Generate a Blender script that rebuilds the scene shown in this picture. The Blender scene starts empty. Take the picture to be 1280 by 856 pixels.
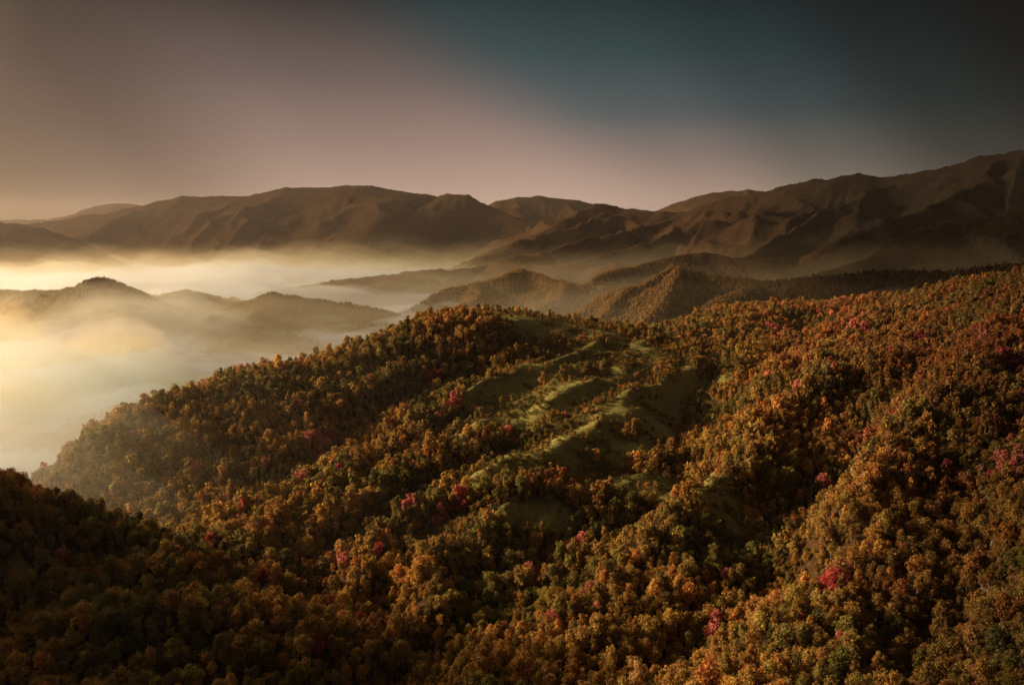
import bpy, math, random
import numpy as np
random.seed(7); rng=np.random.default_rng(11)
scene=bpy.context.scene
F=995.0; P=math.radians(7.9)
cp,sp=math.cos(P),math.sin(P)
SUN_AZ=math.radians(-75); SUN_EL=math.radians(19)

# ---------------------------------------------------------------- survey helpers
def survey(u,v,d):
    """bearing (u), dip (v) and forward distance d of a surveyed point -> world position"""
    xc=(u-640)/F; yc=(428-v)/F
    t=d/(cp+yc*sp)
    return (xc*t,d,(-sp+yc*cp)*t)
def bearing(x,y,z):
    dep=y*cp-z*sp; up=y*sp+z*cp
    dep=np.maximum(dep,1e-3)
    return 640+F*x/dep, 428-F*up/dep, dep

def h2(ix,iy,seed):
    n=(ix.astype(np.int64)*374761393+iy.astype(np.int64)*668265263+seed*982451653)&0xffffffff
    n=((n^(n>>13))*1274126177)&0xffffffff
    n=(n^(n>>16))&0xffffffff
    return n/4294967295.0
def vnoise(x,y,seed=0):
    x=np.asarray(x,float); y=np.asarray(y,float)
    ix=np.floor(x); iy=np.floor(y); fx=x-ix; fy=y-iy
    fx=fx*fx*fx*(fx*(fx*6-15)+10); fy=fy*fy*fy*(fy*(fy*6-15)+10)
    a=h2(ix,iy,seed);b=h2(ix+1,iy,seed);c=h2(ix,iy+1,seed);d=h2(ix+1,iy+1,seed)
    return (a*(1-fx)+b*fx)*(1-fy)+(c*(1-fx)+d*fx)*fy
def fbm(x,y,seed=0,oct=4):
    s=0;a=.5;t=0
    for i in range(oct):
        s=s+a*vnoise(x*2**i+i*17.3,y*2**i-i*9.1,seed+i*13); t+=a; a*=.5
    return s/t
def ridged(x,y,seed=0,oct=3):
    s=0;a=.5;t=0
    for i in range(oct):
        n=1-np.abs(2*vnoise(x*2**i+i*5.3,y*2**i+i*3.7,seed+i*7)-1)
        s=s+a*n; t+=a; a*=.5
    return s/t
def sstep(a,b,x):
    t=np.clip((x-a)/(b-a),0,1); return t*t*(3-2*t)
def pdist(x,y,pts):
    d=np.full(np.shape(x),1e9)
    for a,b in zip(pts[:-1],pts[1:]):
        ex,ey=b[0]-a[0],b[1]-a[1]; t=np.clip(((x-a[0])*ex+(y-a[1])*ey)/(ex*ex+ey*ey+1e-9),0,1)
        d=np.minimum(d,np.hypot(x-a[0]-t*ex,y-a[1]-t*ey))
    return d

# ---------------------------------------------------------------- near hill heightfield
C=[]
def add(l,dz=-6.0):
    for u,v,d in l:
        x,y,z=survey(u,v,d); C.append((x,y,z+dz))
crest=[(600,386,760),(530,393,730),(490,413,700),(430,435,670),(370,453,640),(300,465,620),(240,490,590),(165,514,560),(110,535,530),(75,592,480),
 (680,390,790),(740,403,830),(780,415,880),(820,407,900),(880,388,950),(960,378,1000),(1020,381,1050),(1100,373,1050),(1180,355,950),(1280,336,850)]
add(crest)
for u,v,d in crest:
    x,y,z=survey(u,v,d)
    C.append((x*1.12-20,d+150,min(z-75,-150)))
add([(650,440,650),(700,480,570),(560,450,640),(780,520,520),(850,590,440),(760,640,385),(640,600,425),(640,680,350),
(500,500,570),(420,530,540),(330,550,510),(240,580,480),(150,590,470),(500,600,440),(420,640,395),(300,620,425),(400,700,335),
(280,650,395),(330,705,345),(400,775,285),(200,630,430),
(450,800,245),(500,856,208),(640,780,270),(640,856,220),(800,856,212),(1000,856,200),(1280,856,170),(560,740,300),
(800,720,310),(900,660,350),(1000,640,360),(1000,560,440),(960,480,560),(900,440,700),(830,470,640),(1100,500,480),(1100,430,640),
(1200,410,600),(1280,405,540),(1280,500,400),(1280,600,310),(1280,700,240),(1150,600,350),(1150,750,255),(1000,750,275),(900,520,555),
(960,400,880),(1020,402,880),(1100,397,850),(1100,384,950),(1180,384,760),(1180,368,860),(1240,368,720),(1280,361,680),(1280,346,770),(1040,440,680),
(760,440,680),(830,500,575),(0,592,320),(60,612,310),(120,637,300),(200,672,285),(260,714,265),(330,770,240),(380,815,220),
(0,712,245),(0,856,180),(150,760,220),(150,856,180),(300,856,190)])
for x,y,z in [(-230,400,-165),(-170,385,-160),(-110,355,-155),(-300,470,-190),(-330,620,-220),(-200,760,-230),(-50,1000,-235),(-600,650,-240),(-600,1000,-240),(-600,1300,-240),
  (-330,330,-12),(-305,250,-8),(-280,170,-18),(-400,400,-75),(-480,250,-60),(-600,100,-60),(-300,60,-40),(-600,420,-190),(0,1300,-240),(400,1350,-240),  # leading points: unseen hill, added left of view to shade the near ridge
  (0,0,-9),(60,0,-9),(-60,0,-9),(150,0,-8),(-150,0,-10),(0,60,-56),(60,60,-54),(-60,60,-55),(0,110,-92),(-80,110,-90),(90,110,-85),(0,-60,0),(200,60,-40),(-180,80,-45),
  (420,200,-60),(560,300,-50),(640,500,-30),(760,700,0),(1100,300,30),(1100,800,20),(1100,1300,-80),(800,1100,-60),(620,1150,-150),(300,-60,20),(1100,-60,60),(-600,-60,-20)]:
    C.append((x,y,z))
C=np.array(C)
def tps_k(r2): return np.where(r2>1e-9,r2*np.log(np.maximum(r2,1e-9)),0)
SC=300.0
X=C[:,:2]/SC; n=len(X)
K=tps_k(((X[:,None,:]-X[None])**2).sum(-1))+np.eye(n)*0.005
Pm=np.c_[np.ones(n),X]
A=np.zeros((n+3,n+3)); A[:n,:n]=K; A[:n,n:]=Pm; A[n:,:n]=Pm.T
W=np.linalg.solve(A,np.r_[C[:,2],0,0,0])
NX0,NX1,NY0,NY1,ST=-620.0,1100.0,-60.0,1380.0,4.0
gx=np.arange(NX0,NX1+.1,ST); gy=np.arange(NY0,NY1+.1,ST)
GX,GY=np.meshgrid(gx,gy)
Z=W[n]+W[n+1]*GX/SC+W[n+2]*GY/SC
for i in range(n):
    Z=Z+W[i]*tps_k((GX/SC-X[i,0])**2+(GY/SC-X[i,1])**2)
ZN=Z
def hnear(x,y):
    fx=np.clip((np.asarray(x,float)-NX0)/ST,0,len(gx)-1.001); fy=np.clip((np.asarray(y,float)-NY0)/ST,0,len(gy)-1.001)
    i=fx.astype(int); j=fy.astype(int); a=fx-i; b=fy-j
    return (ZN[j,i]*(1-a)+ZN[j,i+1]*a)*(1-b)+(ZN[j+1,i]*(1-a)+ZN[j+1,i+1]*a)*b
def in_near(x,y): return (x>NX0)&(x<NX1)&(y>NY0)&(y<NY1)
def hit(u,v):
    dx,dy,dz=(u-640)/F,cp+(428-v)/F*sp,-sp+(428-v)/F*cp
    ts=np.arange(120,1400,1.5)
    hh=hnear(dx*ts,dy*ts)+4
    m=np.nonzero(dz*ts<hh)[0]
    t=ts[m[0]] if len(m) else 900
    return dx*t,dy*t
near=sstep(60,200,GY)
cw=[survey(*p) for p in crest[:10][::-1]+crest[10:]]
dcr=pdist(GX,GY,cw)
amp=.3+.7*sstep(20,130,dcr)
wxx=GX+(fbm(GX/70,GY/70,15,3)-.5)*44; wyy=GY+(fbm(GX/70,GY/70,16,3)-.5)*44
# surveyed spurs (+) and gullies (-)
feat=[([(545,405),(450,452),(340,512),(240,562),(170,600)],7,18),
 ([(640,462),(520,540),(440,590),(350,650),(300,690)],9,16),
 ([(700,555),(600,612),(520,680),(430,740),(395,790)],8,16),
 ([(500,470),(420,520),(330,575),(260,615)],8,12),([(560,425),(480,470),(400,510)],6,11),
 ([(590,535),(500,600),(420,660)],8,12),([(640,640),(560,710),(480,780)],7,12),([(430,470),(350,520),(270,560)],5,10),
 ([(570,455),(470,515),(380,565),(240,620)],-10,12),
 ([(650,525),(540,600),(450,660),(375,722)],-10,13),
 ([(780,650),(640,710),(520,770),(440,830)],-9,14),
 ([(900,425),(865,500),(880,560),(820,640)],-7,20),
 ([(860,455),(800,495),(740,528),(660,566)],5,9),([(790,450),(700,500),(640,530)],4,9),
 ([(1090,395),(1000,500),(935,600),(840,700)],9,18),
 ([(1170,410),(1100,520),(1020,640),(920,740),(800,800)],-10,16),
 ([(1280,440),(1180,540),(1090,680),(960,790)],8,18),
 ([(1280,520),(1200,640),(1130,760),(1050,856)],-7,16),
 ([(1000,400),(950,470),(900,560)],-7,14),([(960,470),(900,560),(860,640)],6,13),([(1060,480),(990,600),(900,700)],-7,12),([(1200,470),(1120,600),(1040,700)],7,13),
 ([(480,440),(380,500),(280,545)],-7,10),
 ([(600,500),(480,580),(400,625)],-7,10),([(560,660),(480,720),(420,780)],-8,10)]
D=np.zeros(GX.shape)
for pts,a,r in feat:
    pw=[hit(*p) for p in pts]; d=pdist(wxx,wyy,pw)
    D+=a*(np.exp(-(d/r)**1.4) if a>0 else np.exp(-(d/r)**1.2))
ca,sa=math.cos(math.radians(52)),math.sin(math.radians(52))
A1=GX*ca+GY*sa; A2=-GX*sa+GY*ca
wob=fbm(GX/160,GY/160,5)*70
calm=1-.5*np.exp(-((GX+200)/110)**2-((GY-260)/110)**2)
Z=Z+near*amp*calm*(D*1.25+(ridged(A1/140,(A2+wob)/30,3)-.5)*14+(fbm(GX/30,GY/30,9)-.5)*3)
ZN=Z

# ---------------------------------------------------------------- distant ridges
def fill(l,d): return [(u,v,d) for u,v in l]
RID=[
 (fill([(-400,270),(-200,275),(0,274),(60,276),(110,259),(150,254),(180,258),(260,262),(400,270)],9500),.40,40,420),
 ([(-500,270,5600),(-200,284,5700),(0,283,5800),(60,279,6000),(100,268,6000),(160,262,6000),(200,252,6000),(225,247,6000),(260,248,6000),(310,244,6000),(350,235,6000),(400,234,6000),(430,229,6000),(470,233,6000),(520,242,6000),(548,246,6000),(560,242,5950),(585,246,5900),(620,262,5800),(680,285,5500),(740,310,5200)],.42,120,560),
 ([(-500,255,4600),(-100,268,4600),(0,279,4600),(50,286,4600),(100,302,4600),(150,326,4600)],.40,50,350),
 (fill([(590,266),(620,253),(645,246),(680,244),(730,253),(780,262),(820,262),(850,250),(890,240),(930,236),(960,240),(1100,250)],7400),.42,110,480),
 ([(560,335,3600),(620,312,3800),(680,290,4000),(720,268,4200),(745,254,4300),(770,262,4300),(800,268,4200),(850,268,4100),(890,258,4000),(940,242,3900),(990,231,3800),(1050,223,3600),(1100,223,3500),(1150,211,3400),(1200,203,3300),(1280,187,3200),(1400,165,3000),(1600,140,2800)],.44,140,380),
 ([(940,242,3900),(930,256,3750),(915,272,3550),(900,290,3350),(885,308,3150),(860,325,2950),(820,338,2800),(770,350,2700)],.60,38,180),
 ([(1120,219,3500),(1085,238,3250),(1060,256,3050),(1020,276,2850),(975,296,2700),(930,318,2550)],.60,38,180),
 ([(1280,190,3200),(1240,215,2950),(1215,235,2750),(1170,255,2550),(1110,275,2400),(1060,294,2300)],.60,34,170),
 ([(1500,225,2000),(1280,262,2000),(1200,276,2000),(1130,296,1950),(1070,320,1850),(1010,343,1700),(960,354,1600)],.55,30,130),
 ([(850,268,4100),(790,288,3650),(740,298,3400),(700,312,3200),(620,322,3000),(570,342,2800)],.58,38,180),
 ([(770,262,4300),(700,290,3700),(640,305,3500),(600,322,3400)],.58,38,180),
 ([(880,262,4050),(850,285,3600),(800,303,3300),(760,318,3050),(700,335,2850)],.58,38,180),
 ([(1060,316,2400),(1000,318,2350),(940,322,2300),(880,312,2350),(845,318,2300),(790,332,2200),(740,346,2050)],.55,36,130),
 ([(1300,320,1300),(1180,336,1400),(1080,336,1450),(1020,342,1450),(950,350,1500),(890,341,1600),(845,331,1600),(800,350,1550),(760,374,1450),(725,400,1350)],.58,30,80),
 ([(845,331,1600),(830,362,1420),(790,398,1250)],.58,18,70),
 ([(950,350,1500),(910,372,1330),(880,392,1250)],.56,18,70),
 ([(860,350,2000),(820,354,2000),(760,356,2000),(700,347,2100),(650,335,2200),(600,350,2100),(540,370,1950),(490,388,1900)],.52,38,100),
 ([(700,347,2100),(690,372,1850),(650,395,1700)],.54,20,80),
 ([(600,350,2100),(590,375,1850),(560,398,1700)],.54,20,80),
 ([(800,326,2700),(740,331,2700),(690,332,2750),(640,323,2900),(600,332,3000),(540,335,2900),(480,341,2800),(400,351,2700),(340,361,2600)],.48,44,140),
 ([(-200,362,2000),(0,362,2000),(60,362,2000),(95,357,1950),(122,346,1900),(150,358,1900),(190,373,1950),(235,364,2100),(275,378,2050),(310,374,1900),(345,364,1850),(390,372,1850),(450,385,1800),(505,397,1750)],.33,30,100),
 ([(122,347,1900),(150,383,1650),(165,412,1500)],.38,14,90),
 ([(235,364,2100),(250,395,1800),(240,420,1600)],.38,14,90),
 ([(345,365,1850),(330,395,1600),(310,418,1450)],.38,14,90),
]
NS,NR=820,600
FY0,FY1=700.0,13000.0
sv=np.linspace(-1.15,1.15,NS); rv=FY0*(FY1/FY0)**(np.arange(NR)/(NR-1))
SS,RR=np.meshgrid(sv,rv)
FX=SS*RR; FYY=RR
H=np.full(FX.shape,-330.0)
for k,(pts,slope,am,lam) in enumerate(RID):
    W3=np.array([survey(*p) for p in pts])
    if k>4: W3[:,2]-=4
    near_d=np.full(FX.shape,1e9); zc=np.zeros(FX.shape); tc=np.zeros(FX.shape); acc=0
    wj=0 if k<5 else 1
    QX=FX+wj*((fbm(FX/lam/1.5,FYY/lam/1.5,k+300,3)-.5)*lam*.9); QY=FYY+wj*((fbm(FX/lam/1.5,FYY/lam/1.5,k+330,3)-.5)*lam*.9)
    for a,b in zip(W3[:-1],W3[1:]):
        ex,ey=b[0]-a[0],b[1]-a[1]; Ln=math.hypot(ex,ey)
        t=np.clip(((QX-a[0])*ex+(QY-a[1])*ey)/(Ln*Ln),0,1)
        dd=np.hypot(QX-(a[0]+t*ex),QY-(a[1]+t*ey))
        m=dd<near_d
        near_d=np.where(m,dd,near_d); zc=np.where(m,a[2]+t*(b[2]-a[2]),zc); tc=np.where(m,acc+t*Ln,tc); acc+=Ln
    tt=tc+(fbm(FX/lam/1.6,FYY/lam/1.6,k*3+50)-.5)*lam*1.8
    g=np.abs(2*vnoise(tt/lam,near_d/lam*.25,k)-1)*.6+np.abs(2*vnoise(tt/lam*2.3,near_d/lam*.6,k+90)-1)*.28+np.abs(2*vnoise(tt/lam*5,near_d/lam*1.4,k+190)-1)*.12
    gamp=am*sstep(0,lam*1.2,near_d)
    h=zc-slope*near_d*(1-.15*sstep(0,900,near_d))+gamp*(.42-g)*2.0
    kk_=3.0
    df=np.clip(.5+.5*(h-H)/kk_,0,1); H=H*(1-df)+h*df+kk_*df*(1-df)*.5
er=ridged(FX/420+fbm(FX/300,FYY/300,5)*.6,FYY/420,401,4)
H=H+(er-.55)*60*sstep(2200,3400,RR)*sstep(-150,60,H)*.8
er2=ridged(FX/150+fbm(FX/120,FYY/120,6)*.5,FYY/150,431,3)
H=H+(er2-.55)*20*sstep(2200,3400,RR)
H=H+(fbm(FX/120,FYY/120,71)-.5)*8*sstep(900,1500,RR)
ff=.35+.65*sstep(1800,3000,RR)
H=H+((vnoise(FX/16,FYY/16,77)-.5)*5.5+(vnoise(FX/38,FYY/38,78)-.5)*5)*ff
def hfar(x,y):
    x=np.asarray(x,float); y=np.asarray(y,float)
    s=np.clip((x/np.maximum(y,1)+1.15)/2.3*(NS-1),0,NS-1.001)
    r=np.clip(np.log(np.maximum(y,FY0)/FY0)/math.log(FY1/FY0)*(NR-1),0,NR-1.001)
    i=s.astype(int); j=r.astype(int); a=s-i; b=r-j
    o=(H[j,i]*(1-a)+H[j,i+1]*a)*(1-b)+(H[j+1,i]*(1-a)+H[j+1,i+1]*a)*b
    return np.where(y<FY0,-400,o)
def hall(x,y):
    return np.maximum(np.where(in_near(x,y),hnear(x,y),-400),hfar(x,y))

def visible(x,y,z,tol):
    ok=np.ones(len(x),bool)
    for t in np.linspace(.12,.985,44):
        ok&=(z*t+tol>hall(x*t,y*t))
    return ok

# ---------------------------------------------------------------- node helper
def mat(name):
    m=bpy.data.materials.new(name); m.use_nodes=True; nt=m.node_tree; nt.nodes.clear()
    return m,nt
def N(nt,t,**k):
    n=nt.nodes.new(t)
    for a,b in k.items(): setattr(n,a,b)
    return n
def ramp(nt,stops,fac=None,interp='LINEAR'):
    r=N(nt,'ShaderNodeValToRGB'); r.color_ramp.interpolation=interp
    e=r.color_ramp.elements
    while len(e)<len(stops): e.new(.5)
    for i,(p,c) in enumerate(stops):
        e[i].position=p; e[i].color=(*c,1) if len(c)==3 else c
    if fac is not None: nt.links.new(fac,r.inputs[0])
    return r.outputs[0]
def M(nt,op,a,b=None,clamp=False):
    n=N(nt,'ShaderNodeMath',operation=op,use_clamp=clamp)
    for i,s in enumerate((a,b)):
        if s is None: continue
        if isinstance(s,(int,float)): n.inputs[i].default_value=s
        else: nt.links.new(s,n.inputs[i])
    return n.outputs[0]
def MIX(nt,f,a,b,bt='MIX'):
    n=N(nt,'ShaderNodeMix',data_type='RGBA',blend_type=bt)
    for i,s in ((0,f),(6,a),(7,b)):
        if isinstance(s,(int,float)): n.inputs[i].default_value=s
        elif isinstance(s,tuple): n.inputs[i].default_value=(*s,1)
        else: nt.links.new(s,n.inputs[i])
    return n.outputs[2]
def noise(nt,co,scale,detail=4,rough=.55):
    n=N(nt,'ShaderNodeTexNoise'); n.inputs['Scale'].default_value=scale; n.inputs['Detail'].default_value=detail; n.inputs['Roughness'].default_value=rough
    nt.links.new(co,n.inputs['Vector']); return n.outputs['Fac']

def grid_mesh(name,XX,YY,ZZ):
    r,c=XX.shape
    co=np.stack([XX,YY,ZZ],-1).reshape(-1,3).astype(np.float32)
    i=np.arange(r*c).reshape(r,c)
    q=np.stack([i[:-1,:-1],i[:-1,1:],i[1:,1:],i[1:,:-1]],-1).reshape(-1,4)
    me=bpy.data.meshes.new(name)
    me.vertices.add(len(co)); me.vertices.foreach_set('co',co.ravel())
    me.loops.add(q.size); me.loops.foreach_set('vertex_index',q.ravel().astype(np.int32))
    me.polygons.add(len(q)); me.polygons.foreach_set('loop_start',np.arange(0,q.size,4,dtype=np.int32))
    me.polygons.foreach_set('use_smooth',np.ones(len(q),bool))
    me.update(calc_edges=True); return me
def put(name,me,**k):
    o=bpy.data.objects.new(name,me); scene.collection.objects.link(o)
    for a,b in k.items(): o[a]=b
    return o

# ---------------------------------------------------------------- meadows
strips=[([(650,396),(720,406),(775,420),(805,432)],24),([(745,425),(700,450),(650,480),(600,500)],13),([(862,460),(800,500),(740,530),(660,568),(600,585)],13),
 ([(790,455),(740,480),(690,505)],14),([(780,594),(830,602),(895,605)],15),([(625,634),(700,630)],6),([(1000,640),(1015,636)],5),
 ([(560,540),(620,520),(690,500)],8),([(905,466),(850,505),(820,530)],10),([(760,560),(840,540)],9),([(700,560),(640,590)],7)]
stripw=[([hit(*p) for p in pts],r) for pts,r in strips]
def meadow(x,y):
    m=np.zeros(np.shape(x))
    nz=(fbm(x/11,y/11,101)-.5)*24
    for pts,r in stripw:
        m=np.maximum(m,1-sstep(r*.8,r*1.2,pdist(x,y,pts)+nz))
    return m
spc=[hit(*p) for p in [(700,410),(770,440),(750,490),(700,545),(640,500)]]
def sparse(x,y):
    s=np.zeros(np.shape(x))
    for (a,b),r in zip(spc,(75,80,70,45,45)):
        s=np.maximum(s,1-sstep(r*.5,r*1.1,np.hypot(x-a,(y-b)*.8)))
    return s

# terrain: wooded hill
me=grid_mesh('wooded_hill',GX,GY,ZN)
MD=np.maximum(meadow(GX,GY),sparse(GX,GY)*.55)
at=me.attributes.new('meadow','FLOAT','POINT'); at.data.foreach_set('value',MD.ravel().astype(np.float32))
hill=put('hill_terrain',me,kind='structure',label='steep wooded hillside with small grassy clearings',category='hill')
m,nt=mat('hill_ground')
g=N(nt,'ShaderNodeNewGeometry').outputs['Position']
litter=ramp(nt,[(.3,(.03,.016,.006)),(.55,(.075,.036,.011)),(.75,(.11,.058,.018))],noise(nt,g,.22,6))
grass=ramp(nt,[(.30,(.13,.075,.025)),(.43,(.20,.155,.042)),(.56,(.28,.245,.06)),(.72,(.38,.30,.10))],noise(nt,g,.18,10,.9))
a=N(nt,'ShaderNodeAttribute',attribute_name='meadow')
col=MIX(nt,a.outputs['Fac'],litter,grass)
bs=N(nt,'ShaderNodeBsdfPrincipled'); bs.inputs['Roughness'].default_value=.95; bs.inputs['Specular IOR Level'].default_value=.1
nt.links.new(col,bs.inputs['Base Color'])
bp=N(nt,'ShaderNodeBump'); bp.inputs['Strength'].default_value=.9; bp.inputs['Distance'].default_value=1.6
nt.links.new(noise(nt,g,.5,8,.7),bp.inputs['Height']); nt.links.new(bp.outputs[0],bs.inputs['Normal'])
nt.links.new(bs.outputs[0],N(nt,'ShaderNodeOutputMaterial').inputs[0])
me.materials.append(m)

# terrain: mountains
def right_shade(x,y):  # vignette shade painted into the colour, darkening towards the right
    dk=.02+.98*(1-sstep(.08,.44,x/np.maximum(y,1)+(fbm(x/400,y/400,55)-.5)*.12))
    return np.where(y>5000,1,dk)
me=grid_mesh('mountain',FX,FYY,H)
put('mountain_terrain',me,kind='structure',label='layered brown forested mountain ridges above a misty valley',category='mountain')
dk=right_shade(FX,FYY)*(1-.42*sstep(2400,3400,FYY))
at=me.attributes.new('painted_dark','FLOAT','POINT'); at.data.foreach_set('value',(1-dk).ravel().astype(np.float32))  # painted darkening: right-hand vignette plus the farther slopes
m,nt=mat('mountain_ground')
g=N(nt,'ShaderNodeNewGeometry').outputs['Position']
c1=ramp(nt,[(.3,(.045,.024,.012)),(.5,(.085,.042,.019)),(.7,(.14,.07,.028))],noise(nt,g,.004,8,.65))
c2=ramp(nt,[(.35,(.025,.015,.009)),(.6,(.135,.067,.025))],noise(nt,g,.06,5,.8))
col=MIX(nt,.5,c1,c2)
a=N(nt,'ShaderNodeAttribute',attribute_name='painted_dark')
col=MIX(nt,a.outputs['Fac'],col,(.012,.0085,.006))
bs=N(nt,'ShaderNodeBsdfPrincipled'); bs.inputs['Roughness'].default_value=1; bs.inputs['Specular IOR Level'].default_value=0
nt.links.new(col,bs.inputs['Base Color'])
bp=N(nt,'ShaderNodeBump'); bp.inputs['Strength'].default_value=1.0; bp.inputs['Distance'].default_value=14
nt.links.new(noise(nt,g,.055,6,.75),bp.inputs['Height']); nt.links.new(bp.outputs[0],bs.inputs['Normal'])
nt.links.new(bs.outputs[0],N(nt,'ShaderNodeOutputMaterial').inputs[0])
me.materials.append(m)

# valley floor reaching the horizon
me=bpy.data.meshes.new('valley'); 
me.from_pydata([(-40000,-8000,-420),(40000,-8000,-420),(40000,60000,-420),(-40000,60000,-420)],[],[(0,1,2,3)]); me.materials.append(m)
put('valley_ground',me,kind='structure',label='dark valley floor under the mist',category='ground')

# ---------------------------------------------------------------- trees
def leafmat(name,inst):
    m,nt=mat(name)
    if inst:
        a=N(nt,'ShaderNodeAttribute',attribute_name='tint',attribute_type='INSTANCER'); c=a.outputs['Color']
    else:
        c=N(nt,'ShaderNodeObjectInfo').outputs['Color']
    gi=N(nt,'ShaderNodeNewGeometry').outputs['Random Per Island']
    v=M(nt,'ADD',M(nt,'MULTIPLY',gi,.9),.6)
    hs=N(nt,'ShaderNodeHueSaturation'); nt.links.new(c,hs.inputs['Color']); nt.links.new(v,hs.inputs['Value'])
    nt.links.new(M(nt,'ADD',M(nt,'MULTIPLY',gi,.04),.48),hs.inputs['Hue'])
    d=N(nt,'ShaderNodeBsdfDiffuse'); t=N(nt,'ShaderNodeBsdfTranslucent'); mx=N(nt,'ShaderNodeMixShader'); mx.inputs[0].default_value=.42
    nt.links.new(hs.outputs[0],d.inputs[0]); nt.links.new(hs.outputs[0],t.inputs[0])
    nt.links.new(d.outputs[0],mx.inputs[1]); nt.links.new(t.outputs[0],mx.inputs[2])
    nt.links.new(mx.outputs[0],N(nt,'ShaderNodeOutputMaterial').inputs[0]); return m
LM_I=leafmat('foliage_forest',True); LM_O=leafmat('foliage_tree',False)
m,nt=mat('bark')
tc=N(nt,'ShaderNodeTexCoord').outputs['Object']
d=N(nt,'ShaderNodeBsdfDiffuse'); nt.links.new(ramp(nt,[(.3,(.12,.09,.06)),(.7,(.34,.28,.20))],noise(nt,tc,3)),d.inputs[0])
nt.links.new(d.outputs[0],N(nt,'ShaderNodeOutputMaterial').inputs[0]); BARK=m

def tube(V,Fc,a,b,ra,rb,n=5):
    a=np.array(a,float); b=np.array(b,float); d=b-a; d/=np.linalg.norm(d)
    s=np.cross(d,[.3,.9,.1]); s/=np.linalg.norm(s); t=np.cross(d,s); base=len(V)
    for c,r in ((a,ra),(b,rb)):
        for i in range(n):
            w=2*math.pi*i/n; V.append(tuple(c+r*(math.cos(w)*s+math.sin(w)*t)))
    for i in range(n): Fc.append((base+i,base+(i+1)%n,base+n+(i+1)%n,base+n+i))
    Fc.append(tuple(base+n+i for i in range(n)))
def make_tree(seed,leaves,size,kind='round',limbs=9):
    r=np.random.default_rng(seed)
    TV,TF=[],[]
    if kind=='round': H0,R,hz=8.8,2.9,3.8
    elif kind=='tall': H0,R,hz=10.4,2.2,4.7
    elif kind=='bush': H0,R,hz=3.2,2.0,1.5
    else: H0,R,hz=10.5,2.1,4.8
    cz=H0-hz
    bend=r.normal(0,.4,2)
    top=(bend[0],bend[1],cz-hz*.3)
    tube(TV,TF,(0,0,-1.2),top,.24*H0/9,.16*H0/9,6)
    tube(TV,TF,top,(bend[0]*1.4,bend[1]*1.4,cz+hz*.9),.16*H0/9,.03,5)
    lob=[]
    nl=limbs if kind!='cone' else 9
    for i in range(nl):
        w=2*math.pi*(i*.618+r.random()*.15); e=-.8+1.65*(i+r.random())/nl
        rr=R*r.uniform(.3,1.1)*math.sqrt(max(.06,1-e*e*.9))
        c=np.array([math.cos(w)*rr+bend[0],math.sin(w)*rr+bend[1],cz+e*hz*.9])
        if kind=='cone':
            e=i/(nl-1); rr=R*(1-e)*.62+.1; c=np.array([math.cos(w*2.4)*rr,math.sin(w*2.4)*rr,H0*.2+e*H0*.74]); lr=R*(.62-.42*e)
        else: lr=R*r.uniform(.18,.40)
        lob.append((c,lr))
        tube(TV,TF,(bend[0]*.8,bend[1]*.8,max(.5,c[2]-hz*r.uniform(.4,.8))),tuple(c+ (c-np.array([0,0,cz]))*.22),.08,.02,4)
    if kind!='cone': lob.append((np.array([bend[0]*1.2,bend[1]*1.2,cz+hz*.75]),R*.26)); lob.append((np.array([bend[0],bend[1],cz]),R*.55))
    wts=np.array([l[1]**1.8 for l in lob]); wts/=wts.sum()
    k=r.choice(len(lob),leaves,p=wts)
    cen=np.array([l[0] for l in lob])[k]; lr=np.array([l[1] for l in lob])[k]
    dr=r.normal(size=(leaves,3)); dr/=np.linalg.norm(dr,axis=1)[:,None]
    dr[:,2]=np.where(dr[:,2]<-.45,-dr[:,2],dr[:,2])
    rad=lr*(.45+1.4*r.random(leaves)**.9)
    pos=cen+dr*rad[:,None]*np.array([1,1,1.15])
    nrm=dr*.9+r.normal(size=(leaves,3))*.5; nrm/=np.linalg.norm(nrm,axis=1)[:,None]
    s=np.cross(nrm,r.normal(size=(leaves,3))); s/=np.linalg.norm(s,axis=1)[:,None]; t=np.cross(nrm,s)
    sz=size*r.uniform(.5,1.45,leaves)
    q=[]
    for a,b in ((-1,-.6),(.7,-1),(1,.7),(-.6,1)):
        q.append(pos+s*(sz*a*.5*r.uniform(.8,1.2,leaves))[:,None]+t*(sz*b*.5*r.uniform(.8,1.2,leaves))[:,None])
    LV=np.stack(q,1).reshape(-1,3); LF=np.arange(leaves*4).reshape(-1,4)
    return TV,TF,LV,LF
def mesh_of(name,V,Fc,mt):
    me=bpy.data.meshes.new(name); me.from_pydata([tuple(map(float,v)) for v in V],[],[tuple(map(int,f)) for f in Fc]); me.materials.append(mt); return me
tmpl=bpy.data.collections.new('forest_kinds')
def forest_kind(idx,args):
    TV,TF,LV,LF=make_tree(*args)
    V=list(TV)+[tuple(v) for v in LV]; Fc=list(TF)+[tuple(int(i)+len(TV) for i in f) for f in LF]
    me=mesh_of('k%02d'%idx,V,Fc,BARK); me.materials.append(LM_I)
    mi=np.zeros(len(Fc),np.int32); mi[len(TF):]=1; me.polygons.foreach_set('material_index',mi)
    o=bpy.data.objects.new('k%02d'%idx,me); tmpl.objects.link(o)
specs=[(1,1400,.45,'round'),(2,1400,.45,'round',13),(3,1200,.45,'tall',11),(4,1000,.47,'round',7),    #0-3 near
       (5,310,.88,'round'),(6,310,.88,'round',13),(7,280,.88,'tall',11),(8,280,.88,'cone'),            #4-7 mid
       (9,240,.5,'bush'),(10,200,.52,'bush',6),                                                   #8-9 shrub
       (11,110,1.6,'round'),(12,110,1.6,'tall')]                                                  #10-11 distant
for i,a in enumerate(specs): forest_kind(i,a)

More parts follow.
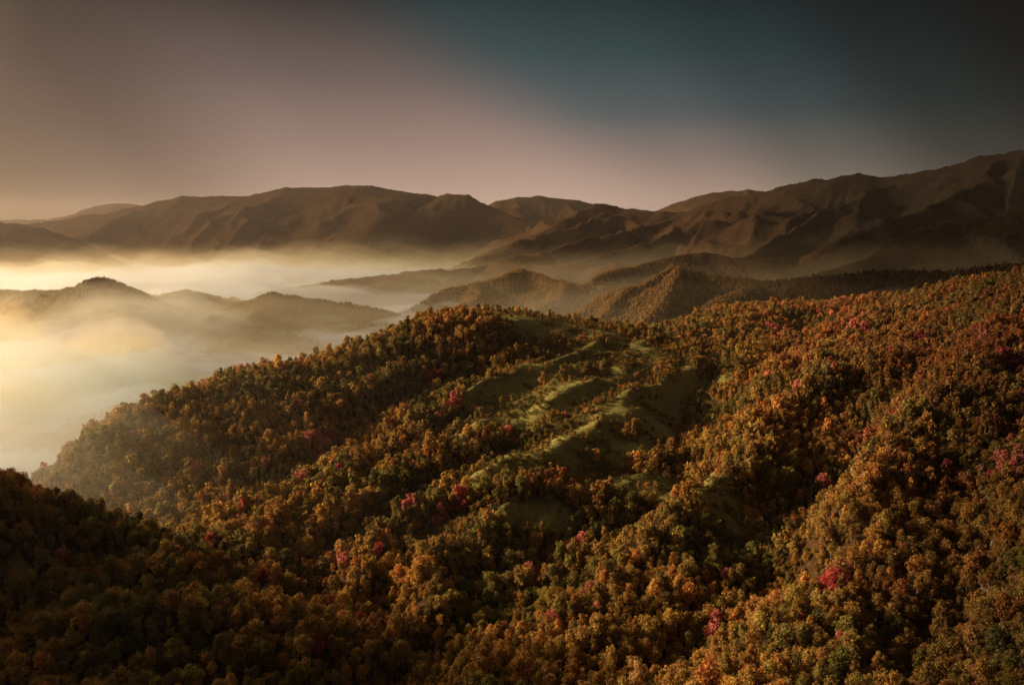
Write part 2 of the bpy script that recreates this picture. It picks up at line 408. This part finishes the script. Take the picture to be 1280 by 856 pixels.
PAL=dict(
 olive=(.27,.20,.047),moss=(.17,.155,.042),gold=(.54,.31,.078),orange=(.50,.215,.055),rust=(.40,.145,.05),brown=(.30,.165,.06),
 crimson=(.46,.07,.07),pink=(.62,.19,.15),dark=(.075,.075,.028),tan=(.48,.32,.13))
names=list(PAL)
def tint(x,y):
    n=len(x)
    f1=fbm(x/90,y/90,201); f2=fbm(x/45,y/45,222)
    right=sstep(80,330,x+(500-y)*.15)
    w={}
    w['olive']=(1.2+2.0*sstep(.45,.6,f1))*(1-.45*right)
    w['moss']=.75*(1-.3*right)*(.3+sstep(.4,.6,f1)*1.2)
    w['gold']=.6+.9*sstep(.5,.7,f2)
    w['orange']=.5+.55*right+.5*sstep(.5,.65,f2)
    w['rust']=.55+1.1*right*sstep(.35,.6,1-f1)
    w['brown']=.6+.4*right
    w['crimson']=.012+.04*sstep(.58,.70,f2)+.02*right
    w['pink']=.03+.08*sstep(.58,.70,f2)+.03*right
    w['dark']=.32+0*x
    w['tan']=.12+0*x
    Wt=np.stack([np.broadcast_to(w[k],(n,)) for k in names],1); Wt=Wt/Wt.sum(1,keepdims=True)
    c=Wt.cumsum(1); k=(rng.random(n)[:,None]>c).sum(1).clip(0,len(names)-1)
    return k
def patch(x,y):
    """stand colour of the wood, shared by neighbouring trees"""
    a=np.clip(sstep(.38,.60,fbm(x/48,y/48,741,3)),0,1)[:,None]
    right=sstep(80,330,x+(500-y)*.15)[:,None]
    left=np.array([.22,.175,.045])*(1-a)+np.array([.48,.24,.06])*a
    rgt=np.array([.34,.20,.06])*(1-a)+np.array([.44,.145,.055])*a
    return left*(1-right)+rgt*right
# near forest positions
sx=2.75
xx=np.arange(-480,1000,sx); yy=np.arange(100,1180,sx)
TX,TY=np.meshgrid(xx,yy); TX=(TX+rng.uniform(-.5,.5,TX.shape)*sx).ravel(); TY=(TY+rng.uniform(-.5,.5,TY.shape)*sx).ravel()
TZ=hnear(TX,TY)
u,v,dep=bearing(TX,TY,TZ+5)
ok=(TZ>-235)&(((u>-160)&(u<1420)&(v<920))|((TX<-180)&(TY<520)&(TX>-470)&(TZ>-200)&(rng.random(len(TX))<.35)))
TX,TY,TZ=TX[ok],TY[ok],TZ[ok]
u,v,dep=bearing(TX,TY,TZ+5)
vis=visible(TX,TY,TZ+8,7)|(u<0)|(TY<330)
TX,TY,TZ=TX[vis],TY[vis],TZ[vis]
md=meadow(TX,TY); spx=sparse(TX,TY)
clump=fbm(TX/14,TY/14,505)
keep=(rng.random(len(TX))>md*.96)&(rng.random(len(TX))>spx*(.28+.6*sstep(.54,.46,clump)))&(rng.random(len(TX))>.12)
TX,TY,TZ,md,spx=TX[keep],TY[keep],TZ[keep],md[keep],spx[keep]
n=len(TX)
u,v,dep=bearing(TX,TY,TZ+5)
kt=tint(TX,TY)
scl=np.exp(rng.normal(-.88,.44,n))*(.6+.8*fbm(TX/30,TY/30,303))
scl=np.clip(scl,.18,1.1)
shrub=(rng.random(n)<spx*.55+ (md>.2)*.6)
scl=np.where(shrub,rng.uniform(.25,.85,n),np.where(spx>.3,scl*.85,scl))
# individually surveyed red and golden trees
special=np.zeros(n,bool)
for (uu,vv,cn,rad,k_) in [(1040,730,'crimson',4.2,1.4),(550,645,'pink',5,1.0),(515,625,'pink',4.5,1.0),(575,628,'crimson',4.5,1),(415,555,'crimson',9,1.0),(400,560,'pink',9,1.),
   (1080,412,'pink',12,1.2),(1068,402,'crimson',10,1.2),(1150,425,'crimson',8,1),(540,475,'crimson',7,1),(570,495,'pink',7,1),(1250,590,'crimson',6,1.),(1268,575,'pink',7,1),(1255,540,'pink',6,1),
   (1215,430,'rust',30,1),(1240,410,'rust',25,1),(1225,410,'crimson',11,1),(1265,450,'crimson',9,1),(970,410,'pink',10,1.1),(940,425,'pink',6,1),(720,680,'pink',5,1),(460,780,'crimson',4.5,1),(390,800,'crimson',3,1),(300,655,'pink',6,1),(270,680,'crimson',5,1),
   (595,505,'gold',13,1.15),(935,445,'gold',8,1.2),(880,550,'gold',7,1.2),(700,600,'rust',9,1),(660,600,'pink',5,1),(1180,460,'rust',16,1),(330,720,'crimson',4,1),(1045,575,'gold',5,1.2),(430,700,'pink',4,1),(640,545,'pink',4,1),(480,690,'crimson',4,1),(1000,480,'pink',5,1),(1100,540,'rust',12,1)]:
    hx,hy=hit(uu,vv); s=(np.hypot(TX-hx,(TY-hy)*.8)<rad)&(rng.random(n)<.72)
    kt[s]=names.index(cn); scl[s]=np.maximum(scl[s],.55)*k_; shrub[s]=False; special|=s
tall=rng.random(n)
idx=np.where(dep<340,rng.integers(0,4,n),rng.integers(4,7,n))
idx=np.where((dep>=340)&(kt==names.index('dark'))&(tall<.5),7,idx)
idx=np.where(shrub,rng.integers(8,10,n),idx)
base_c=np.array([PAL[k] for k in names])[kt]
red=special|(kt==names.index('crimson'))|(kt==names.index('pink'))
bl=np.where(red,.1,np.where(kt==names.index('dark'),.25,.5))[:,None]
edge_shade=1-.58*sstep(.34,.64,TX/np.maximum(TY,1))  # foliage tint carries painted vignette shade towards the right
colr=(base_c*(1-bl)+patch(TX,TY)*bl)*rng.uniform(.7,1.28,(n,1))*rng.uniform(.94,1.06,(n,3))*edge_shade[:,None]
rz=rng.uniform(0,6.283,n)
# 300 largest in view become separate things
inframe=(u>8)&(u<1272)&(v<840)&(~shrub)&(scl>.45)&visible(TX,TY,TZ+6,.2)
rank=np.where(inframe,scl**1.5/dep,0); big=np.argsort(-rank)[:300]
sel=np.zeros(n,bool); sel[big]=True

def scatter(name,x,y,z,idx,scl,rz,col,**k):
    me=bpy.data.meshes.new(name); nn=len(x); me.vertices.add(nn)
    me.vertices.foreach_set('co',np.stack([x,y,z],1).astype(np.float32).ravel())
    a=me.attributes.new('pick','INT','POINT'); a.data.foreach_set('value',idx.astype(np.int32))
    a=me.attributes.new('scl','FLOAT_VECTOR','POINT'); s3=np.stack([scl,scl,scl*rng.uniform(.8,1.35,nn)],1); a.data.foreach_set('vector',s3.astype(np.float32).ravel())
    a=me.attributes.new('rot','FLOAT_VECTOR','POINT'); a.data.foreach_set('vector',np.stack([rng.normal(0,.08,nn),rng.normal(0,.08,nn),rz],1).astype(np.float32).ravel())
    a=me.attributes.new('tint','FLOAT_COLOR','POINT'); a.data.foreach_set('color',np.c_[col,np.ones(nn)].astype(np.float32).ravel())
    o=put(name,me,**k); md_=o.modifiers.new('scatter','NODES'); md_.node_group=NG; return o
NG=bpy.data.node_groups.new('forest_scatter','GeometryNodeTree')
NG.interface.new_socket('Geometry',in_out='INPUT',socket_type='NodeSocketGeometry'); NG.interface.new_socket('Geometry',in_out='OUTPUT',socket_type='NodeSocketGeometry')
gi=NG.nodes.new('NodeGroupInput'); go=NG.nodes.new('NodeGroupOutput'); iop=NG.nodes.new('GeometryNodeInstanceOnPoints'); ci=NG.nodes.new('GeometryNodeCollectionInfo')
ci.inputs[0].default_value=tmpl; ci.inputs['Separate Children'].default_value=True; ci.inputs['Reset Children'].default_value=True
def na(nm,dt):
    q=NG.nodes.new('GeometryNodeInputNamedAttribute'); q.data_type=dt; q.inputs[0].default_value=nm; return q.outputs[0]
e2r=NG.nodes.new('FunctionNodeEulerToRotation')
L=NG.links.new
L(gi.outputs[0],iop.inputs['Points']); L(ci.outputs[0],iop.inputs['Instance']); iop.inputs['Pick Instance'].default_value=True
L(na('pick','INT'),iop.inputs['Instance Index']); L(na('rot','FLOAT_VECTOR'),e2r.inputs[0]); L(e2r.outputs[0],iop.inputs['Rotation']); L(na('scl','FLOAT_VECTOR'),iop.inputs['Scale'])
L(iop.outputs[0],go.inputs[0])
r=~sel
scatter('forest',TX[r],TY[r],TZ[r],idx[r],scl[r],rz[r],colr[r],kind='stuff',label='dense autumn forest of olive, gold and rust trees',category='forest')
# small shrubs dotting the clearings
bx_=rng.uniform(-60,420,60000); by_=rng.uniform(380,900,60000)
pm=np.maximum(meadow(bx_,by_)*.20,sparse(bx_,by_)*.28)*(.2+1.6*sstep(.42,.6,fbm(bx_/15,by_/15,808)))
k_=rng.random(len(bx_))<pm; bx_,by_=bx_[k_],by_[k_]; nb=len(bx_)
bc=(np.array([PAL[k] for k in names])[tint(bx_,by_)]*.5+np.array([.24,.16,.045])*.5)*rng.uniform(.4,1.15,(nb,1))
scatter('shrubs',bx_,by_,hnear(bx_,by_),rng.integers(8,10,nb),rng.uniform(.18,.68,nb),rng.uniform(0,6.28,nb),bc,kind='stuff',label='small rusty shrubs dotting the grassy clearings',category='shrubs')

# the individual trees
kinds=[]
for i,a in enumerate(specs[:4]):
    TV,TF,LV,LF=make_tree(*a)
    kinds.append((mesh_of('trunk%d'%i,TV,TF,BARK),mesh_of('crown%d'%i,LV,LF,LM_O)))
words=dict(olive='olive green',moss='mossy green',gold='golden yellow',orange='bright orange',rust='rusty red-brown',brown='dull brown',crimson='deep crimson',pink='pinkish red',dark='dark green',tan='pale tan')
shape=['rounded','broad many-lobed','tall narrow','open-crowned']
masters={}
for j in big:
    ki=int(idx[j]) if idx[j]<4 else int(rng.integers(0,4))
    if ki not in masters:
        e=bpy.data.objects.new('autumn_tree',None); t=bpy.data.objects.new('trunk',kinds[ki][0]); c=bpy.data.objects.new('crown',kinds[ki][1]); masters[ki]=(e,t,c)
    e,t,c=[o.copy() for o in masters[ki]]
    for o in (e,t,c): scene.collection.objects.link(o)
    t.parent=e; c.parent=e
    e.empty_display_size=.5
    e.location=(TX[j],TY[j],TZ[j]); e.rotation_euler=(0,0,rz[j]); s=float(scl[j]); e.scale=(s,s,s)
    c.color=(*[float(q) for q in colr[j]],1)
    cn=names[int(kt[j])]
    e['label']='%s tree with %s autumn leaves on wooded slope'%(shape[ki],words[cn]); e['category']='tree'; e['group']='autumn trees on the hillside'
for ms in masters.values():
    for o in ms: bpy.data.objects.remove(o)

# forest on the middle ridges
npt=210000
A_=rng.uniform(-1700,1500,npt); B_=rng.uniform(900,2250,npt)
Hz=hfar(A_,B_); uu,vv,dp=bearing(A_,B_,Hz+5)
ok=(Hz>-215)&(uu>-40)&(uu<1320)&((~in_near(A_,B_))|(hnear(A_,B_)<Hz))
A_,B_,Hz=A_[ok],B_[ok],Hz[ok]
ok=visible(A_,B_,Hz+8,5); A_,B_,Hz=A_[ok],B_[ok],Hz[ok]; nn=len(A_); print('COUNTS',n,nn)
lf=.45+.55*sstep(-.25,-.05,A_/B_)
kk=tint(A_,B_); cc=np.array([PAL[k] for k in names])[kk]; cc=(cc*.2+np.array([.33,.18,.065])*.8)*rng.uniform(.8,1.18,(nn,1))*((.06+.94*right_shade(A_,B_))*lf)[:,None]  # tree tints take the same painted right-hand shade as the terrain
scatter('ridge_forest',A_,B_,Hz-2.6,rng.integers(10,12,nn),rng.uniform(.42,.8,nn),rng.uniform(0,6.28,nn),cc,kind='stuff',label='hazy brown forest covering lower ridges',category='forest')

# ---------------------------------------------------------------- mist (real volumes)
def volmat(name,dens,col,g):
    m,nt=mat(name); s=N(nt,'ShaderNodeVolumeScatter'); s.inputs['Density'].default_value=dens; s.inputs['Color'].default_value=(*col,1); s.inputs['Anisotropy'].default_value=g
    nt.links.new(s.outputs[0],N(nt,'ShaderNodeOutputMaterial').inputs['Volume']); return m
import bmesh
def close_body(me0,floor):
    bm=bmesh.new(); bm.from_mesh(me0)
    be=[e for e in bm.edges if e.is_boundary]
    ret=bmesh.ops.extrude_edge_only(bm,edges=be)
    for vtx in [g_ for g_ in ret['geom'] if isinstance(g_,bmesh.types.BMVert)]: vtx.co.z=floor
    ne=[e for e in bm.edges if e.is_boundary]
    bmesh.ops.contextual_create(bm,geom=ne)
    bmesh.ops.recalc_face_normals(bm,faces=bm.faces)
    bm.to_mesh(me0); bm.free()
def slab(name,top,dens,seed,amp,col,g,label,east=60,far=60,flank=0):
    ax=np.concatenate([np.linspace(-6500,-900,160),np.linspace(-880,3000,220)]); ay=300*(6300/300)**np.linspace(0,1,300)
    QX,QY=np.meshgrid(ax,ay)
    big_=(fbm(QX/900,QY/900,seed+5,3)-.5)
    wisp=np.abs(2*fbm(QX/330+big_*2,QY/190,seed+9,4)-1)
    QZ=top+(fbm(QX/210+big_*1.5,QY/150,seed,5)-.5)*amp*2.2+big_*amp*2.6+(wisp-.25)*amp*2.4
    QZ=QZ-95*np.exp(-((QX-120)/330)**2-((QY-330)/270)**2)-east*sstep(-.2,.2,QX/QY)
    QZ=QZ-far*sstep(3600,6000,QY)+flank*np.exp(-((QX+300)/165)**2-((QY-520)/115)**2)
    me0=grid_mesh(name,QX,QY,QZ); close_body(me0,-700)
    me0.materials.append(volmat(name,dens,col,g))
    put(name,me0,kind='stuff',label=label,category='mist')
lab='soft morning mist lying in the valley'  # upper layers have warm sun glow put into their scatter colour
slab('valley_mist',-224,.0100,401,24,(1,.98,.95),.62,lab,0,70)
slab('valley_mist',-207,.0040,402,34,(1,.94,.84),.62,lab,-5,60,50)
slab('valley_mist',-188,.0017,403,44,(1,.88,.68),.62,lab,-12,40,92)
slab('valley_mist',-163,.0008,404,52,(1,.82,.54),.62,lab,-22,20,100)
slab('valley_mist',-130,.00030,405,52,(1,.78,.46),.62,lab,-34,0,84)
slab('valley_mist',-94,.00011,406,50,(1,.77,.44),.62,lab,-24,0,66)
# mist bank beside the hill, the sun's golden glow painted into its colour
ax=np.linspace(-1400,150,110); ay=np.linspace(430,1700,120)
QX,QY=np.meshgrid(ax,ay)
QZ=-330+(212+(fbm(QX/90,QY/70,611,4)-.5)*190)*np.exp(-((QX+540)/300)**2-((QY-900)/300)**2)
me0=grid_mesh('glow_tinted_mist',QX,QY,QZ); close_body(me0,-700)
me0.materials.append(volmat('glow_tinted_mist',.006,(1,.58,.20),.62))
put('glow_tinted_mist',me0,kind='stuff',label='bank of mist beside the hill with painted golden glow',category='mist')
bx=bpy.data.meshes.new('haze')
x0,x1,y0,y1,z0,z1=-15000,15000,-800,13500,-800,450
bx.from_pydata([(x0,y0,z0),(x1,y0,z0),(x1,y1,z0),(x0,y1,z0),(x0,y0,z1),(x1,y0,z1),(x1,y1,z1),(x0,y1,z1)],[],[(0,3,2,1),(4,5,6,7),(0,1,5,4),(1,2,6,5),(2,3,7,6),(3,0,4,7)])
bx.materials.append(volmat('haze',.000015,(1,.80,.66),.6))
put('air_haze',bx,kind='stuff',label='thin warm haze in the air',category='haze')

# ---------------------------------------------------------------- sky
from mathutils import Vector
def dirv(a,e): return Vector((math.sin(a)*math.cos(e),math.cos(a)*math.cos(e),math.sin(e)))
sd=dirv(SUN_AZ,SUN_EL)
w=bpy.data.worlds.new('World'); scene.world=w; w.use_nodes=True; nt=w.node_tree; nt.nodes.clear()
tcn=N(nt,'ShaderNodeTexCoord').outputs['Generated']; sx_=N(nt,'ShaderNodeSeparateXYZ'); nt.links.new(tcn,sx_.inputs[0])
el=M(nt,'MULTIPLY',M(nt,'ARCSINE',sx_.outputs[2]),57.2958); az=M(nt,'MULTIPLY',M(nt,'ARCTAN2',sx_.outputs[0],sx_.outputs[1]),57.2958)
elf=M(nt,'DIVIDE',el,40.,True)
warm=ramp(nt,[(0,(.56,.375,.28)),(.05,(.52,.35,.27)),(.15,(.31,.21,.178)),(.26,(.14,.102,.095)),(.38,(.024,.019,.020)),(.6,(.05,.045,.05)),(1,(.13,.115,.12))],elf)
cool=ramp(nt,[(0,(.56,.375,.28)),(.05,(.50,.335,.26)),(.12,(.29,.21,.18)),(.2,(.095,.115,.118)),(.3,(.030,.064,.068)),(.39,(.008,.029,.032)),(.6,(.03,.035,.04)),(1,(.12,.115,.125))],elf)
line=M(nt,'ADD',M(nt,'MULTIPLY',M(nt,'SUBTRACT',15.4,el),1.54),-10.8)
dl=M(nt,'DIVIDE',M(nt,'ADD',M(nt,'SUBTRACT',az,line),6.),13.,True)
sm=N(nt,'ShaderNodeMapRange',interpolation_type='SMOOTHSTEP'); nt.links.new(dl,sm.inputs[0])
base=MIX(nt,sm.outputs[0],warm,cool)
azp=M(nt,'ADD',az,M(nt,'MULTIPLY',M(nt,'SUBTRACT',M(nt,'MINIMUM',el,20.),3.),.7))
azf=M(nt,'DIVIDE',M(nt,'ADD',azp,90.),180.,True)
def q(a): return (a+90)/180
g3=lambda s:(s,s,s)
fall=ramp(nt,[(0,g3(.5)),(q(-36),g3(.12)),(q(-25),g3(.33)),(q(-12),g3(.86)),(q(3),g3(1)),(q(14),g3(.82)),(q(22),(.42,.50,.50)),(q(31),(.11,.16,.16)),(q(38),(.02,.032,.032)),(q(60),g3(.3)),(1,g3(.6))],azf,'EASE')
col=MIX(nt,1.0,base,fall,'MULTIPLY')
# sun aureole plus a second glow, both added out of view to brighten mist
def glow(d,sig,power):
    dp_=N(nt,'ShaderNodeVectorMath',operation='DOT_PRODUCT'); nt.links.new(tcn,dp_.inputs[0]); dp_.inputs[1].default_value=d
    return M(nt,'MULTIPLY',M(nt,'EXPONENT',M(nt,'MULTIPLY',M(nt,'SUBTRACT',1.0,dp_.outputs['Value']),-1/(2*sig**2))),power)
gl=M(nt,'ADD',glow(sd,.12,12.),glow(dirv(math.radians(-58),math.radians(11)),.08,44.))
sky=N(nt,'ShaderNodeTexSky',sky_type='NISHITA'); sky.sun_disc=False; sky.sun_elevation=SUN_EL; sky.sun_rotation=SUN_AZ
b1=N(nt,'ShaderNodeBackground'); nt.links.new(col,b1.inputs[0]); b1.inputs[1].default_value=1.0
b2=N(nt,'ShaderNodeBackground'); nt.links.new(sky.outputs[0],b2.inputs[0]); b2.inputs[1].default_value=.0015
b3=N(nt,'ShaderNodeBackground'); b3.inputs[0].default_value=(1,.76,.48,1); nt.links.new(gl,b3.inputs[1])
ad=N(nt,'ShaderNodeAddShader'); nt.links.new(b1.outputs[0],ad.inputs[0]); nt.links.new(b2.outputs[0],ad.inputs[1])
ad2=N(nt,'ShaderNodeAddShader'); nt.links.new(ad.outputs[0],ad2.inputs[0]); nt.links.new(b3.outputs[0],ad2.inputs[1])
nt.links.new(ad2.outputs[0],N(nt,'ShaderNodeOutputWorld').inputs[0])

# sun
sl=bpy.data.lights.new('sun','SUN'); sl.energy=5; sl.angle=math.radians(.6); sl.color=(1,.77,.50)
so=bpy.data.objects.new('sun',sl); scene.collection.objects.link(so); so.rotation_euler=sd.to_track_quat('Z','Y').to_euler(); so.location=sd*2000

# camera
cam=bpy.data.cameras.new('camera'); cam.lens=36*F/1280; cam.sensor_width=36; cam.clip_end=80000; cam.clip_start=.5
co=bpy.data.objects.new('camera',cam); scene.collection.objects.link(co); co.rotation_euler=(math.pi/2-P,0,0); scene.camera=co
scene.view_settings.view_transform='Standard'; scene.view_settings.look='None'; scene.view_settings.exposure=0
